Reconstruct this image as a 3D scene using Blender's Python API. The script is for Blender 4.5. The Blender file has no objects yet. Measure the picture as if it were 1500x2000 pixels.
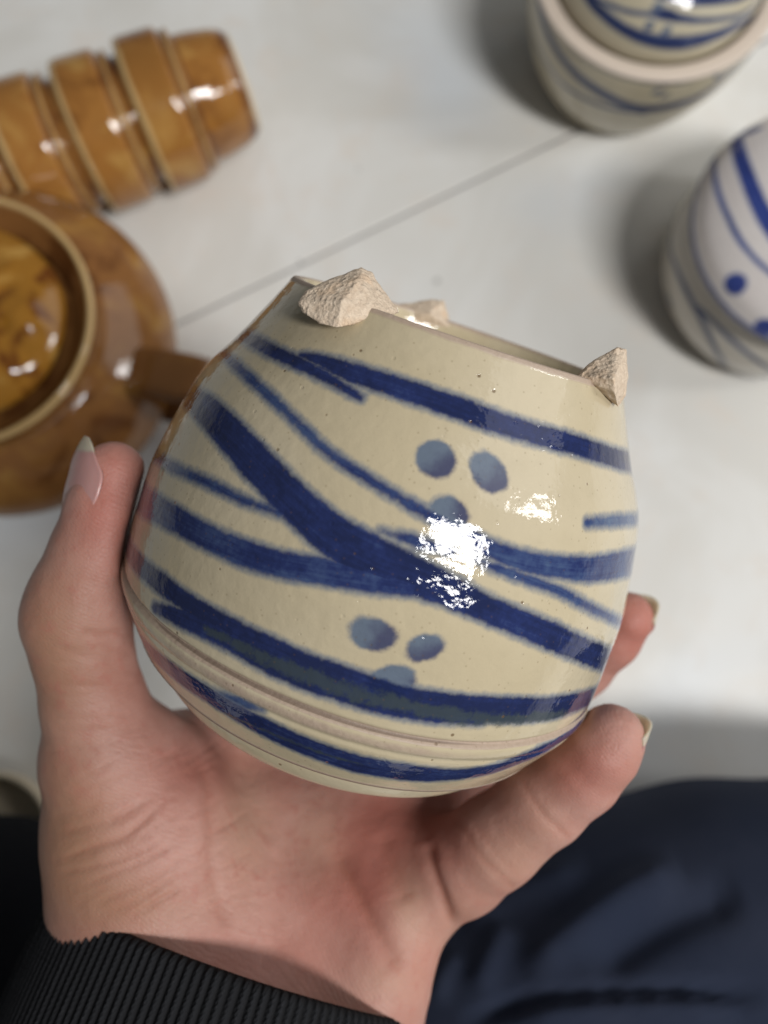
import bpy, math
import numpy as np
from mathutils import Matrix, Vector

C = bpy.context.scene.collection
SC = bpy.context.scene

# ------------------------------------------------------------------ camera, world, lamps, exposure
FPX = 1560.0                                  # focal length in pixels of the 1500 x 2000 photograph
TILT = math.radians(7.5)
CAM_H = 0.39
cam_d = bpy.data.cameras.new('camera')
cam = bpy.data.objects.new('camera', cam_d); C.objects.link(cam)
cam.location = (0, 0, CAM_H); cam.rotation_euler = (TILT, 0, 0)
cam_d.sensor_fit = 'VERTICAL'; cam_d.sensor_height = 36.0
cam_d.lens = FPX / 2000 * 36.0
cam_d.clip_start = 0.01; cam_d.clip_end = 50
cam_d.dof.use_dof = True; cam_d.dof.focus_distance = 0.131; cam_d.dof.aperture_fstop = 10.0
cam_d.dof.aperture_blades = 0
SC.camera = cam

w = bpy.data.worlds.new('World'); SC.world = w; w.use_nodes = True
bg = w.node_tree.nodes['Background']
bg.inputs[0].default_value = (0.86, 0.93, 1.0, 1); bg.inputs[1].default_value = 0.08


def area_lamp(name, loc, target, sx, sy, power, col, roll=0.0):
    l = bpy.data.lights.new(name, 'AREA'); l.shape = 'RECTANGLE'; l.size = sx; l.size_y = sy
    l.energy = power; l.color = col
    o = bpy.data.objects.new(name, l); C.objects.link(o)
    o.location = loc
    d = Vector(target) - Vector(loc)
    o.rotation_euler = (d.to_track_quat('-Z', 'Y').to_matrix().to_4x4() @ Matrix.Rotation(roll, 4, 'Z')).to_euler()
    return o


P0 = Vector((0.009, 0.007, 0.27))
area_lamp('skylight_lamp', P0 + 1.3 * Vector((0.46, -0.28, 0.84)), P0, 0.19, 0.56, 15.5, (1.0, 0.985, 0.97), math.radians(8))
area_lamp('window_lamp', P0 + 1.5 * Vector((0.88, 0.06, 0.44)), P0, 0.18, 0.5, 4.5, (1.0, 0.99, 0.98))
area_lamp('door_lamp', (1.25, 0.85, 1.15), (0.0, 0.1, 0.1), 1.5, 1.2, 6.0, (1.0, 0.985, 0.96))

SC.view_settings.view_transform = 'Standard'
SC.view_settings.look = 'None'
SC.view_settings.exposure = 0.0
SC.view_settings.gamma = 1.0
SC.view_settings.use_curve_mapping = False

# ------------------------------------------------------------------ where a point of the picture lies in the place
RC = np.array([[1, 0, 0], [0, math.cos(TILT), -math.sin(TILT)], [0, math.sin(TILT), math.cos(TILT)]])
LC = np.array([0, 0, CAM_H])


def cam_dir(px, py):
    return RC @ np.array([(px - 750) / FPX, -(py - 1000) / FPX, -1.0])


def at(px, py, depth):
    return LC + cam_dir(px, py) * depth


def at_z(px, py, z):
    d = cam_dir(px, py)
    return LC + d * (z - CAM_H) / d[2]


def to_px(P):
    q = (np.asarray(P) - LC) @ RC
    return np.stack([750 + FPX * q[..., 0] / -q[..., 2], 1000 - FPX * q[..., 1] / -q[..., 2], -q[..., 2]], -1)


# ------------------------------------------------------------------ mesh helpers
def mesh_np(name, V, F, mat=None, parent=None, smooth=True, attrs=None):
    V = np.asarray(V, np.float32); F = np.asarray(F, np.int32)
    me = bpy.data.meshes.new(name)
    me.vertices.add(len(V)); me.vertices.foreach_set('co', V.ravel())
    k = F.shape[1]
    me.loops.add(F.size); me.loops.foreach_set('vertex_index', F.ravel())
    me.polygons.add(len(F))
    me.polygons.foreach_set('loop_start', np.arange(0, F.size, k, dtype=np.int32))
    me.update(calc_edges=True); me.validate()
    me.polygons.foreach_set('use_smooth', np.full(len(me.polygons), smooth))
    for n, a in (attrs or {}).items():
        at_ = me.attributes.new(n, 'FLOAT', 'POINT'); at_.data.foreach_set('value', np.asarray(a, np.float32))
    if mat: me.materials.append(mat)
    o = bpy.data.objects.new(name, me); C.objects.link(o)
    if parent: o.parent = parent
    return o


def empty(name, mat_or_loc, label=None, cat=None, group=None):
    o = bpy.data.objects.new(name, None); C.objects.link(o); o.empty_display_size = 0.02
    if isinstance(mat_or_loc, Matrix): o.matrix_world = mat_or_loc
    else: o.location = mat_or_loc
    tag(o, label, cat, group)
    return o


def tag(o, label=None, cat=None, group=None, kind=None):
    if label: o['label'] = label
    if cat: o['category'] = cat
    if group: o['group'] = group
    if kind: o['kind'] = kind
    return o


def hash_noise(P, seed=0):
    """cheap smooth 3-D value noise for numpy arrays, -1..1"""
    P = np.asarray(P, np.float64); i = np.floor(P).astype(np.int64); f = P - i; u = f * f * (3 - 2 * f)
    out = 0
    for dx in (0, 1):
        for dy in (0, 1):
            for dz in (0, 1):
                h = ((i[..., 0] + dx) * 374761393 + (i[..., 1] + dy) * 668265263 + (i[..., 2] + dz) * 2147483647 + seed * 1274126177) & 0xffffffff
                h = ((h ^ (h >> 13)) * 1274126177) & 0xffffffff
                h = (h ^ (h >> 16)) & 0xffff
                wgt = (u[..., 0] if dx else 1 - u[..., 0]) * (u[..., 1] if dy else 1 - u[..., 1]) * (u[..., 2] if dz else 1 - u[..., 2])
                out = out + wgt * (h / 32767.5 - 1)
    return out


def catmull(pts, n):
    """dense smooth line through points (k x d)"""
    p = np.asarray(pts, float); p = np.vstack([2 * p[0] - p[1], p, 2 * p[-1] - p[-2]])
    out = []
    for i in range(1, len(p) - 2):
        t = np.linspace(0, 1, n, endpoint=False)[:, None]
        a, b, c, d = p[i - 1], p[i], p[i + 1], p[i + 2]
        out.append(0.5 * ((2 * b) + (c - a) * t + (2 * a - 5 * b + 4 * c - d) * t ** 2 + (3 * b - a - 3 * c + d) * t ** 3))
    out.append(p[-2][None])
    return np.vstack(out)


def profile_dense(pts, n):
    """resample an (r, z) polyline evenly in length with corners kept"""
    p = np.asarray(pts, float); s = np.r_[0, np.cumsum(np.hypot(*np.diff(p, axis=0).T))]
    t = np.unique(np.r_[np.linspace(0, s[-1], n), s])
    return np.stack([np.interp(t, s, p[:, 0]), np.interp(t, s, p[:, 1])], 1)


def smooth_profile(pts, n=8):
    return catmull(pts, n)


def lathe_vf(prof, seg, wobble=None):
    """closed lathe about local z; prof (r,z) rows. returns V, F, theta, row index"""
    prof = np.asarray(prof, float); n = len(prof)
    th = np.linspace(0, 2 * np.pi, seg, endpoint=False)
    r = np.repeat(prof[:, 0][:, None], seg, 1); z = np.repeat(prof[:, 1][:, None], seg, 1); T = np.repeat(th[None], n, 0)
    if wobble is not None: r, z = wobble(r, z, T)
    V = np.stack([r * np.cos(T), r * np.sin(T), z], -1).reshape(-1, 3)
    i = np.arange(n - 1)[:, None] * seg; j = np.arange(seg)[None]; j2 = (j + 1) % seg
    F = np.stack([i + j, i + j2, i + seg + j2, i + seg + j], -1).reshape(-1, 4)
    return V, F


def seg_dist(P, A, B):
    """distance of points P (n x 3) to polyline segments A->B with parameter; returns d (n), fraction along whole line"""
    best = np.full(len(P), 1e9); par = np.zeros(len(P)); m = len(A)
    for k in range(m):
        ab = B[k] - A[k]; L = max(ab @ ab, 1e-18)
        t = np.clip((P - A[k]) @ ab / L, 0, 1)
        d = np.linalg.norm(P - A[k] - t[:, None] * ab, axis=1)
        c = d < best; best[c] = d[c]; par[c] = (k + t[c]) / m
    return best, par


# ------------------------------------------------------------------ materials
def new_mat(name):
    m = bpy.data.materials.new(name); m.use_nodes = True
    nt = m.node_tree; b = nt.nodes['Principled BSDF']
    return m, nt, b


def N(nt, typ, **kw):
    n = nt.nodes.new(typ)
    for k, v in kw.items(): setattr(n, k, v)
    return n


def LK(nt, a, b): nt.links.new(a, b)


def math_n(nt, op, a, b=None, clamp=False):
    n = N(nt, 'ShaderNodeMath', operation=op); n.use_clamp = clamp
    for i, v in enumerate((a, b)):
        if v is None: continue
        if isinstance(v, (int, float)): n.inputs[i].default_value = v
        else: LK(nt, v, n.inputs[i])
    return n.outputs[0]


def mix_c(nt, fac, a, b, mode='MIX'):
    n = N(nt, 'ShaderNodeMix', data_type='RGBA', blend_type=mode)
    for s, v in ((n.inputs['Factor'], fac), (n.inputs[6], a), (n.inputs[7], b)):
        if isinstance(v, (int, float)): s.default_value = v
        elif isinstance(v, tuple): s.default_value = (*v, 1) if len(v) == 3 else v
        else: LK(nt, v, s)
    return n.outputs[2]


def ramp(nt, fac, stops):
    n = N(nt, 'ShaderNodeValToRGB'); cr = n.color_ramp
    while len(cr.elements) < len(stops): cr.elements.new(0.5)
    for e, (p, c) in zip(cr.elements, stops):
        e.position = p; e.color = (*c, 1) if len(c) == 3 else c
    LK(nt, fac, n.inputs[0]); return n.outputs[0]


def noise(nt, co, scale, detail=3, rough=0.5, dist=0.0):
    n = N(nt, 'ShaderNodeTexNoise'); n.inputs['Scale'].default_value = scale; n.inputs['Detail'].default_value = detail
    n.inputs['Roughness'].default_value = rough; n.inputs['Distortion'].default_value = dist
    LK(nt, co, n.inputs['Vector']); return n.outputs['Fac']


def voro(nt, co, scale, feature='F1', out='Distance'):
    n = N(nt, 'ShaderNodeTexVoronoi', feature=feature); n.inputs['Scale'].default_value = scale
    LK(nt, co, n.inputs['Vector']); return n.outputs[out]


def objco(nt):
    return N(nt, 'ShaderNodeTexCoord').outputs['Object']


def attr(nt, name):
    return N(nt, 'ShaderNodeAttribute', attribute_name=name).outputs['Fac']


def bump(nt, h, strength, dist, prev=None):
    n = N(nt, 'ShaderNodeBump'); n.inputs['Strength'].default_value = strength; n.inputs['Distance'].default_value = dist
    LK(nt, h, n.inputs['Height'])
    if prev is not None: LK(nt, prev, n.inputs['Normal'])
    return n.outputs[0]


def smooth(nt, v, lo, hi):
    n = N(nt, 'ShaderNodeMapRange', interpolation_type='SMOOTHSTEP')
    LK(nt, v, n.inputs[0]); n.inputs[1].default_value = lo; n.inputs[2].default_value = hi
    n.inputs[3].default_value = 0; n.inputs[4].default_value = 1
    return n.outputs[0]


def painted_stoneware(name, cream, cream2, blue, pale_blue, edge_soft=0.3, speck=1.0, gloss=0.03, relief=1.0, bare_c=((0.36, 0.27, 0.2), (0.47, 0.37, 0.29))):
    m, nt, b = new_mat(name); co = objco(nt)
    ink = attr(nt, 'ink'); dot = attr(nt, 'dot'); tone = attr(nt, 'tone'); bare = attr(nt, 'bare'); iron = attr(nt, 'iron')
    nf = noise(nt, co, 900, 3, 0.6); nm = noise(nt, co, 210, 4, 0.6); nl = noise(nt, co, 38, 3, 0.5)
    wob = math_n(nt, 'MULTIPLY', math_n(nt, 'SUBTRACT', nf, 0.5), 0.9)
    wob2 = math_n(nt, 'MULTIPLY', math_n(nt, 'SUBTRACT', nm, 0.5), 0.7)
    e = math_n(nt, 'ADD', math_n(nt, 'ADD', ink, wob), wob2)
    base = mix_c(nt, smooth(nt, nl, 0.35, 0.68), cream, cream2)
    base = mix_c(nt, math_n(nt, 'MULTIPLY', smooth(nt, nm, 0.45, 0.75), 0.18), base, tuple(c * 0.82 for c in cream))
    # petal dabs: translucent wash that pools dark at one end
    d = math_n(nt, 'ADD', math_n(nt, 'ADD', dot, math_n(nt, 'MULTIPLY', wob, 0.8)), math_n(nt, 'MULTIPLY', wob2, 2.2))
    dm = smooth(nt, d, 0.4, -0.55)
    tn = math_n(nt, 'ADD', tone, math_n(nt, 'MULTIPLY', math_n(nt, 'SUBTRACT', nm, 0.5), 1.1))
    dc = mix_c(nt, smooth(nt, tn, 0.26, 0.8), tuple(p * 0.95 + 0.012 for p in pale_blue), blue)
    dc = mix_c(nt, math_n(nt, 'MULTIPLY', nf, 0.35), dc, tuple(p * 0.6 for p in pale_blue))
    c1 = mix_c(nt, math_n(nt, 'MULTIPLY', dm, 0.9), base, dc)
    # cobalt strokes: pale bleeding edge, brush-hair streaks, denser heart
    cv = N(nt, 'ShaderNodeCombineXYZ')
    LK(nt, math_n(nt, 'MULTIPLY', attr(nt, 'along'), 0.05), cv.inputs[0]); LK(nt, math_n(nt, 'MULTIPLY', attr(nt, 'across'), 1.5), cv.inputs[1])
    stk = noise(nt, cv.outputs[0], 1.0, 4, 0.65)
    cv2 = N(nt, 'ShaderNodeCombineXYZ'); LK(nt, math_n(nt, 'MULTIPLY', attr(nt, 'along'), 0.09), cv2.inputs[0]); LK(nt, math_n(nt, 'MULTIPLY', attr(nt, 'across'), 0.2), cv2.inputs[1])
    pool = noise(nt, cv2.outputs[0], 1.0, 2, 0.5)
    halo = smooth(nt, e, 0.9 * edge_soft / 0.3, -0.1)
    core = smooth(nt, e, 0.12, -0.75 * edge_soft / 0.3)
    dn = math_n(nt, 'ADD', attr(nt, 'dens'), math_n(nt, 'MULTIPLY', math_n(nt, 'SUBTRACT', stk, 0.5), 0.9))
    dn = math_n(nt, 'ADD', dn, math_n(nt, 'MULTIPLY', math_n(nt, 'SUBTRACT', pool, 0.5), 0.9))
    dn = math_n(nt, 'ADD', dn, math_n(nt, 'MULTIPLY', math_n(nt, 'SUBTRACT', nf, 0.5), 0.7))
    bl = ramp(nt, dn, [(0.0, tuple(p * 0.8 + q * 0.3 for p, q in zip(pale_blue, blue))), (0.38, tuple(p * 0.28 + q * 0.9 for p, q in zip(pale_blue, blue))), (0.68, blue), (1.0, tuple(q * 0.62 for q in blue))])
    c1 = mix_c(nt, math_n(nt, 'MULTIPLY', halo, 0.72), c1, tuple(p * 0.85 + q * 0.12 for p, q in zip(pale_blue, cream)))
    c1 = mix_c(nt, math_n(nt, 'MULTIPLY', core, 0.97), c1, bl)
    # iron-green scum where cobalt lies thick
    ni = noise(nt, co, 420, 5, 0.75)
    im = math_n(nt, 'MULTIPLY', smooth(nt, math_n(nt, 'ADD', iron, math_n(nt, 'MULTIPLY', math_n(nt, 'SUBTRACT', ni, 0.5), 1.6)), 0.35, 0.8), 0.8)
    c1 = mix_c(nt, im, c1, (0.045, 0.06, 0.065))
    # bare clay
    nb = noise(nt, co, 1500, 3, 0.6)
    bm = smooth(nt, math_n(nt, 'ADD', bare, math_n(nt, 'MULTIPLY', math_n(nt, 'SUBTRACT', nm, 0.5), 0.35)), 0.35, 0.65)
    c1 = mix_c(nt, bm, c1, mix_c(nt, nb, bare_c[0], bare_c[1]))
    c1 = mix_c(nt, math_n(nt, 'MULTIPLY', smooth(nt, bare, 1.02, 1.15), 0.7), c1, (0.15, 0.105, 0.08))
    # iron specks
    v = voro(nt, co, 260); sp = smooth(nt, v, 0.1, 0.055)
    gate = smooth(nt, noise(nt, co, 130, 1), 0.5, 0.56)
    v2 = voro(nt, co, 700); sp2 = math_n(nt, 'MULTIPLY', smooth(nt, v2, 0.16, 0.08), 0.35)
    sm = math_n(nt, 'MULTIPLY', math_n(nt, 'MAXIMUM', math_n(nt, 'MULTIPLY', sp, gate), sp2), 0.75 * speck)
    c1 = mix_c(nt, sm, c1, (0.13, 0.075, 0.03))
    LK(nt, c1, b.inputs['Base Color'])
    rg = math_n(nt, 'ADD', math_n(nt, 'MULTIPLY', bm, 0.5), gloss)
    rg = math_n(nt, 'ADD', rg, math_n(nt, 'MULTIPLY', im, 0.22))
    rg = math_n(nt, 'ADD', rg, math_n(nt, 'MULTIPLY', smooth(nt, nm, 0.5, 0.8), 0.04))
    LK(nt, rg, b.inputs['Roughness'])
    b.inputs['IOR'].default_value = 1.5
    h1 = noise(nt, co, 470, 3, 0.5)
    n1 = bump(nt, h1, 0.2 * relief, 0.0006)
    n2 = bump(nt, noise(nt, co, 120, 2, 0.5), 0.09 * relief, 0.0012, n1)
    n3 = bump(nt, math_n(nt, 'ADD', math_n(nt, 'MULTIPLY', bm, nb), math_n(nt, 'MULTIPLY', sp, -1.0)), 0.25, 0.0004, n2)
    LK(nt, n3, b.inputs['Normal'])
    return m


def rough_clay():
    m, nt, b = new_mat('rough_clay'); co = objco(nt)
    n1 = noise(nt, co, 900, 4, 0.7); n2 = noise(nt, co, 160, 3, 0.6)
    v = voro(nt, co, 1500)
    c = mix_c(nt, smooth(nt, n1, 0.3, 0.7), (0.56, 0.44, 0.325), (0.71, 0.585, 0.45))
    c = mix_c(nt, math_n(nt, 'MULTIPLY', smooth(nt, n2, 0.52, 0.66), 0.55), c, (0.70, 0.50, 0.33))
    LK(nt, c, b.inputs['Base Color']); b.inputs['Roughness'].default_value = 0.9
    h = bump(nt, v, 0.35, 0.0006); LK(nt, bump(nt, n1, 0.6, 0.0009, h), b.inputs['Normal'])
    return m


def amber_glaze(name, dark=(0.19, 0.072, 0.016), mid=(0.35, 0.155, 0.036), light=(0.52, 0.30, 0.085), mottle=1.0):
    m, nt, b = new_mat(name); co = objco(nt); thin = attr(nt, 'thin')
    n1 = noise(nt, co, 52, 4, 0.55, 0.6); n2 = noise(nt, co, 16, 2, 0.5)
    c = ramp(nt, n1, [(0.5 - 0.13 / mottle, dark), (0.47, mid), (0.56, mid), (0.5 + 0.19 / min(mottle, 1.0), light)])
    c = mix_c(nt, smooth(nt, n2, 0.52, 0.7), c, tuple(x * 0.8 for x in mid))
    tm = smooth(nt, math_n(nt, 'ADD', thin, math_n(nt, 'MULTIPLY', math_n(nt, 'SUBTRACT', n1, 0.5), 0.6)), 0.3, 0.75)
    c = mix_c(nt, math_n(nt, 'MULTIPLY', tm, 0.85), c, (0.60, 0.42, 0.19))
    c = mix_c(nt, math_n(nt, 'MULTIPLY', smooth(nt, math_n(nt, 'ADD', thin, math_n(nt, 'MULTIPLY', math_n(nt, 'SUBTRACT', n1, 0.5), 0.5)), -0.12, -0.6), 0.8), c, (0.11, 0.038, 0.018))
    LK(nt, c, b.inputs['Base Color'])
    b.inputs['Roughness'].default_value = 0.09; b.inputs['IOR'].default_value = 1.55
    LK(nt, bump(nt, noise(nt, co, 90, 2), 0.18, 0.0015), b.inputs['Normal'])
    return m


def plain(name, col, rough=0.5, var=0.15, scale=60, bumpd=0.0004, bscale=600):
    m, nt, b = new_mat(name); co = objco(nt)
    n1 = noise(nt, co, scale, 4, 0.6)
    LK(nt, mix_c(nt, n1, tuple(c * (1 - var) for c in col), tuple(min(1, c * (1 + var)) for c in col)), b.inputs['Base Color'])
    b.inputs['Roughness'].default_value = rough
    LK(nt, bump(nt, noise(nt, co, bscale, 3), 0.3, bumpd), b.inputs['Normal'])
    return m


def tile_mat():
    m, nt, b = new_mat('glazed_floor_tile')
    co = N(nt, 'ShaderNodeNewGeometry').outputs['Position']
    n1 = noise(nt, co, 9, 4, 0.6, 0.8); n2 = noise(nt, co, 28, 5, 0.65, 0.5); n3 = noise(nt, co, 5, 2, 0.5)
    c = mix_c(nt, smooth(nt, n1, 0.38, 0.66), (0.71, 0.695, 0.65), (0.79, 0.785, 0.755))
    c = mix_c(nt, math_n(nt, 'MULTIPLY', smooth(nt, n2, 0.5, 0.68), 0.45), c, (0.74, 0.67, 0.59))
    c = mix_c(nt, math_n(nt, 'MULTIPLY', smooth(nt, n3, 0.52, 0.66), 0.6), c, (0.70, 0.76, 0.82))
    dirt = smooth(nt, noise(nt, co, 120, 4, 0.75), 0.66, 0.76)
    c = mix_c(nt, math_n(nt, 'MULTIPLY', dirt, 0.12), c, (0.25, 0.2, 0.15))
    for (sx_, sy_), rad, amt in ((at_z(853, 549, 0)[:2], 0.0022, 0.6), (at_z(586, 512, 0)[:2], 0.0018, 0.6), (at_z(1190, 262, 0)[:2], 0.002, 0.4), (at_z(700, 330, 0)[:2], 0.0016, 0.25)):
        dn_ = N(nt, 'ShaderNodeVectorMath', operation='DISTANCE'); LK(nt, co, dn_.inputs[0]); dn_.inputs[1].default_value = (float(sx_), float(sy_), 0)
        dd_ = math_n(nt, 'ADD', dn_.outputs['Value'], math_n(nt, 'MULTIPLY', math_n(nt, 'SUBTRACT', noise(nt, co, 500, 3), 0.5), 0.002))
        c = mix_c(nt, math_n(nt, 'MULTIPLY', smooth(nt, dd_, rad, rad * 0.3), amt), c, (0.2, 0.19, 0.17))
    LK(nt, c, b.inputs['Base Color']); b.inputs['Roughness'].default_value = 0.3
    b.inputs['Specular IOR Level'].default_value = 0.22
    LK(nt, bump(nt, noise(nt, co, 60, 2), 0.05, 0.002), b.inputs['Normal'])
    return m


def skin_mat():
    m, nt, b = new_mat('skin'); co = objco(nt)
    blush = attr(nt, 'blush'); tan = attr(nt, 'tan'); crease = attr(nt, 'crease'); pale = attr(nt, 'pale')
    n1 = noise(nt, co, 70, 4, 0.6); n2 = noise(nt, co, 300, 4, 0.65); n3 = noise(nt, co, 26, 2, 0.5)
    c = mix_c(nt, smooth(nt, n1, 0.35, 0.65), (0.43, 0.215, 0.17), (0.49, 0.272, 0.222))
    c = mix_c(nt, math_n(nt, 'MULTIPLY', tan, 0.8), c, (0.33, 0.175, 0.10))
    bl = math_n(nt, 'MULTIPLY', blush, math_n(nt, 'ADD', math_n(nt, 'MULTIPLY', n3, 0.7), 0.65), True)
    c = mix_c(nt, math_n(nt, 'MULTIPLY', bl, 0.85), c, (0.42, 0.145, 0.11))
    c = mix_c(nt, math_n(nt, 'MULTIPLY', pale, 0.7), c, (0.50, 0.31, 0.22))
    c = mix_c(nt, math_n(nt, 'MULTIPLY', math_n(nt, 'MULTIPLY', smooth(nt, n2, 0.5, 0.72), smooth(nt, n3, 0.35, 0.6)), 0.5), c, (0.40, 0.15, 0.115))
    c = mix_c(nt, math_n(nt, 'MULTIPLY', crease, 0.45), c, (0.33, 0.12, 0.075))
    LK(nt, c, b.inputs['Base Color'])
    b.inputs['Roughness'].default_value = 0.5
    b.inputs['Specular IOR Level'].default_value = 0.32
    b.inputs['Subsurface Weight'].default_value = 0.22
    b.inputs['Subsurface Radius'].default_value = (1.0, 0.35, 0.2)
    b.inputs['Subsurface Scale'].default_value = 0.003
    wv = N(nt, 'ShaderNodeTexWave', wave_type='BANDS', bands_direction='DIAGONAL')
    wv.inputs['Scale'].default_value = 620; wv.inputs['Distortion'].default_value = 4.0; wv.inputs['Detail'].default_value = 2
    wv.inputs['Detail Scale'].default_value = 0.6
    LK(nt, co, wv.inputs['Vector'])
    vz = voro(nt, co, 1300, 'DISTANCE_TO_EDGE')
    h = bump(nt, wv.outputs['Fac'], 0.10, 0.0003)
    h = bump(nt, smooth(nt, vz, 0.0, 0.15), 0.2, 0.0003, h)
    LK(nt, bump(nt, n2, 0.24, 0.0008, h), b.inputs['Normal'])
    return m


def nail_mat():
    m, nt, b = new_mat('fingernail'); co = objco(nt); tip = attr(nt, 'tip')
    n1 = noise(nt, co, 300, 3)
    c = mix_c(nt, n1, (0.47, 0.245, 0.225), (0.52, 0.29, 0.265))
    c = mix_c(nt, smooth(nt, tip, 0.72, 0.8), c, (0.80, 0.75, 0.62))
    LK(nt, c, b.inputs['Base Color']); b.inputs['Roughness'].default_value = 0.3
    tr = N(nt, 'ShaderNodeBsdfTranslucent'); tr.inputs[0].default_value = (0.85, 0.78, 0.62, 1)
    mx = N(nt, 'ShaderNodeMixShader'); out = nt.nodes['Material Output']
    LK(nt, math_n(nt, 'MULTIPLY', smooth(nt, tip, 0.70, 0.8), 0.5), mx.inputs[0]); LK(nt, b.outputs[0], mx.inputs[1]); LK(nt, tr.outputs[0], mx.inputs[2])
    LK(nt, mx.outputs[0], out.inputs['Surface'])
    b.inputs['Subsurface Weight'].default_value = 0.2; b.inputs['Subsurface Scale'].default_value = 0.002
    return m


def knit_mat():
    m, nt, b = new_mat('black_knit'); co = N(nt, 'ShaderNodeUVMap').outputs[0]
    rib = attr(nt, 'rib')
    oc = objco(nt)
    n1 = noise(nt, oc, 500, 3, 0.7); n2 = noise(nt, oc, 1800, 3, 0.7)
    fz = smooth(nt, n2, 0.58, 0.8)
    c = mix_c(nt, rib, (0.010, 0.010, 0.011), (0.019, 0.020, 0.023))
    c = mix_c(nt, math_n(nt, 'MULTIPLY', fz, math_n(nt, 'MULTIPLY', rib, 0.5)), c, (0.09, 0.09, 0.095))
    LK(nt, c, b.inputs['Base Color']); b.inputs['Roughness'].default_value = 0.95
    b.inputs['Specular IOR Level'].default_value = 0.15
    st = attr(nt, 'stitch')
    h = bump(nt, st, 0.7, 0.0005); LK(nt, bump(nt, n1, 0.4, 0.0005, h), b.inputs['Normal'])
    return m


def cloth_mat(name, c0, c1):
    m, nt, b = new_mat(name); co = objco(nt)
    n1 = noise(nt, co, 14, 4, 0.6); n2 = noise(nt, co, 1500, 2, 0.6)
    c = mix_c(nt, smooth(nt, n1, 0.35, 0.65), c0, c1)
    c = mix_c(nt, math_n(nt, 'MULTIPLY', n2, 0.4), c, tuple(x * 0.6 for x in c0))
    LK(nt, c, b.inputs['Base Color']); b.inputs['Roughness'].default_value = 0.95
    b.inputs['Specular IOR Level'].default_value = 0.08
    LK(nt, bump(nt, n2, 0.4, 0.0006), b.inputs['Normal'])
    return m


M_POT = painted_stoneware('cream_stoneware_with_cobalt', (0.50, 0.425, 0.285), (0.545, 0.47, 0.33), (0.0135, 0.025, 0.108), (0.085, 0.135, 0.215))
M_JAR = painted_stoneware('buff_stoneware_with_cobalt', (0.52, 0.46, 0.33), (0.55, 0.50, 0.38), (0.022, 0.036, 0.12), (0.13, 0.18, 0.26), speck=0.5, bare_c=((0.66, 0.55, 0.45), (0.72, 0.62, 0.52)))
M_JAR2 = painted_stoneware('grey_stoneware_with_cobalt', (0.53, 0.49, 0.42), (0.58, 0.54, 0.47), (0.022, 0.036, 0.12), (0.13, 0.18, 0.26), speck=0.4)
M_WHITE = painted_stoneware('white_stoneware_with_cobalt', (0.77, 0.71, 0.68), (0.79, 0.74, 0.71), (0.03, 0.055, 0.27), (0.15, 0.23, 0.44), speck=0.3)
M_CLAY = rough_clay()
M_AMBER = amber_glaze('amber_glaze', mottle=0.68)
M_AMBER_B = amber_glaze('brown_amber_glaze', (0.13, 0.048, 0.015), (0.26, 0.115, 0.036), (0.37, 0.19, 0.05))
M_LID = amber_glaze('mottled_amber_glaze', (0.15, 0.048, 0.008), (0.32, 0.145, 0.02), (0.50, 0.29, 0.075), 1.2)
M_FOOT = plain('pale_bare_clay', (0.66, 0.57, 0.42), 0.8)
M_TILE = tile_mat()
M_GROUT = plain('grey_grout', (0.30, 0.29, 0.28), 0.9)
M_SKIN = skin_mat(); M_NAIL = nail_mat(); M_KNIT = knit_mat()
M_TROUSER = cloth_mat('navy_cotton', (0.026, 0.034, 0.060), (0.036, 0.044, 0.072))
M_BLACK = cloth_mat('black_cotton', (0.010, 0.011, 0.014), (0.014, 0.015, 0.018))

# ------------------------------------------------------------------ floor of pale tiles
A_ = at_z(330, 640, 0); B_ = at_z(1150, 245, 0)
dirn = (B_ - A_) / np.linalg.norm(B_ - A_); nrm = np.array([-dirn[1], dirn[0], 0])
rz = math.atan2(dirn[1], dirn[0])
TS, GAP = 0.80, 0.0016
floor = mesh_np('floor', [(-3, -3, -0.0012), (3, -3, -0.0012), (3, 3, -0.0012), (-3, 3, -0.0012)], [(0, 1, 2, 3)], M_GROUT, smooth=False)
tag(floor, kind='structure')


def tile_mesh():
    h = TS / 2 - GAP / 2; bv = 0.0006
    V = []; rings = ((h, -0.0011), (h, -0.0006), (h - bv * 0.35, -0.0002), (h - bv, 0.0))
    for r, z in rings: V += [(-r, -r, z), (r, -r, z), (r, r, z), (-r, r, z)]
    F = [(12, 13, 14, 15)]
    for k in range(3):
        for j in range(4): F.append((k * 4 + j, k * 4 + (j + 1) % 4, k * 4 + 4 + (j + 1) % 4, k * 4 + 4 + j))
    return V, F


tv, tf = tile_mesh()
tile0 = None
for i in range(-2, 2):
    for j in range(-2, 2):
        c = A_ + dirn * (0.52 + (i + 0.5) * TS) + nrm * ((j + 0.5) * TS)
        if tile0 is None: tile0 = o = mesh_np('tile', tv, tf, M_TILE, floor, smooth=False)
        else:
            o = tile0.copy(); C.objects.link(o); o.parent = floor
        o.location = (c[0], c[1], 0); o.rotation_euler = (0, 0, rz)


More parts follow.
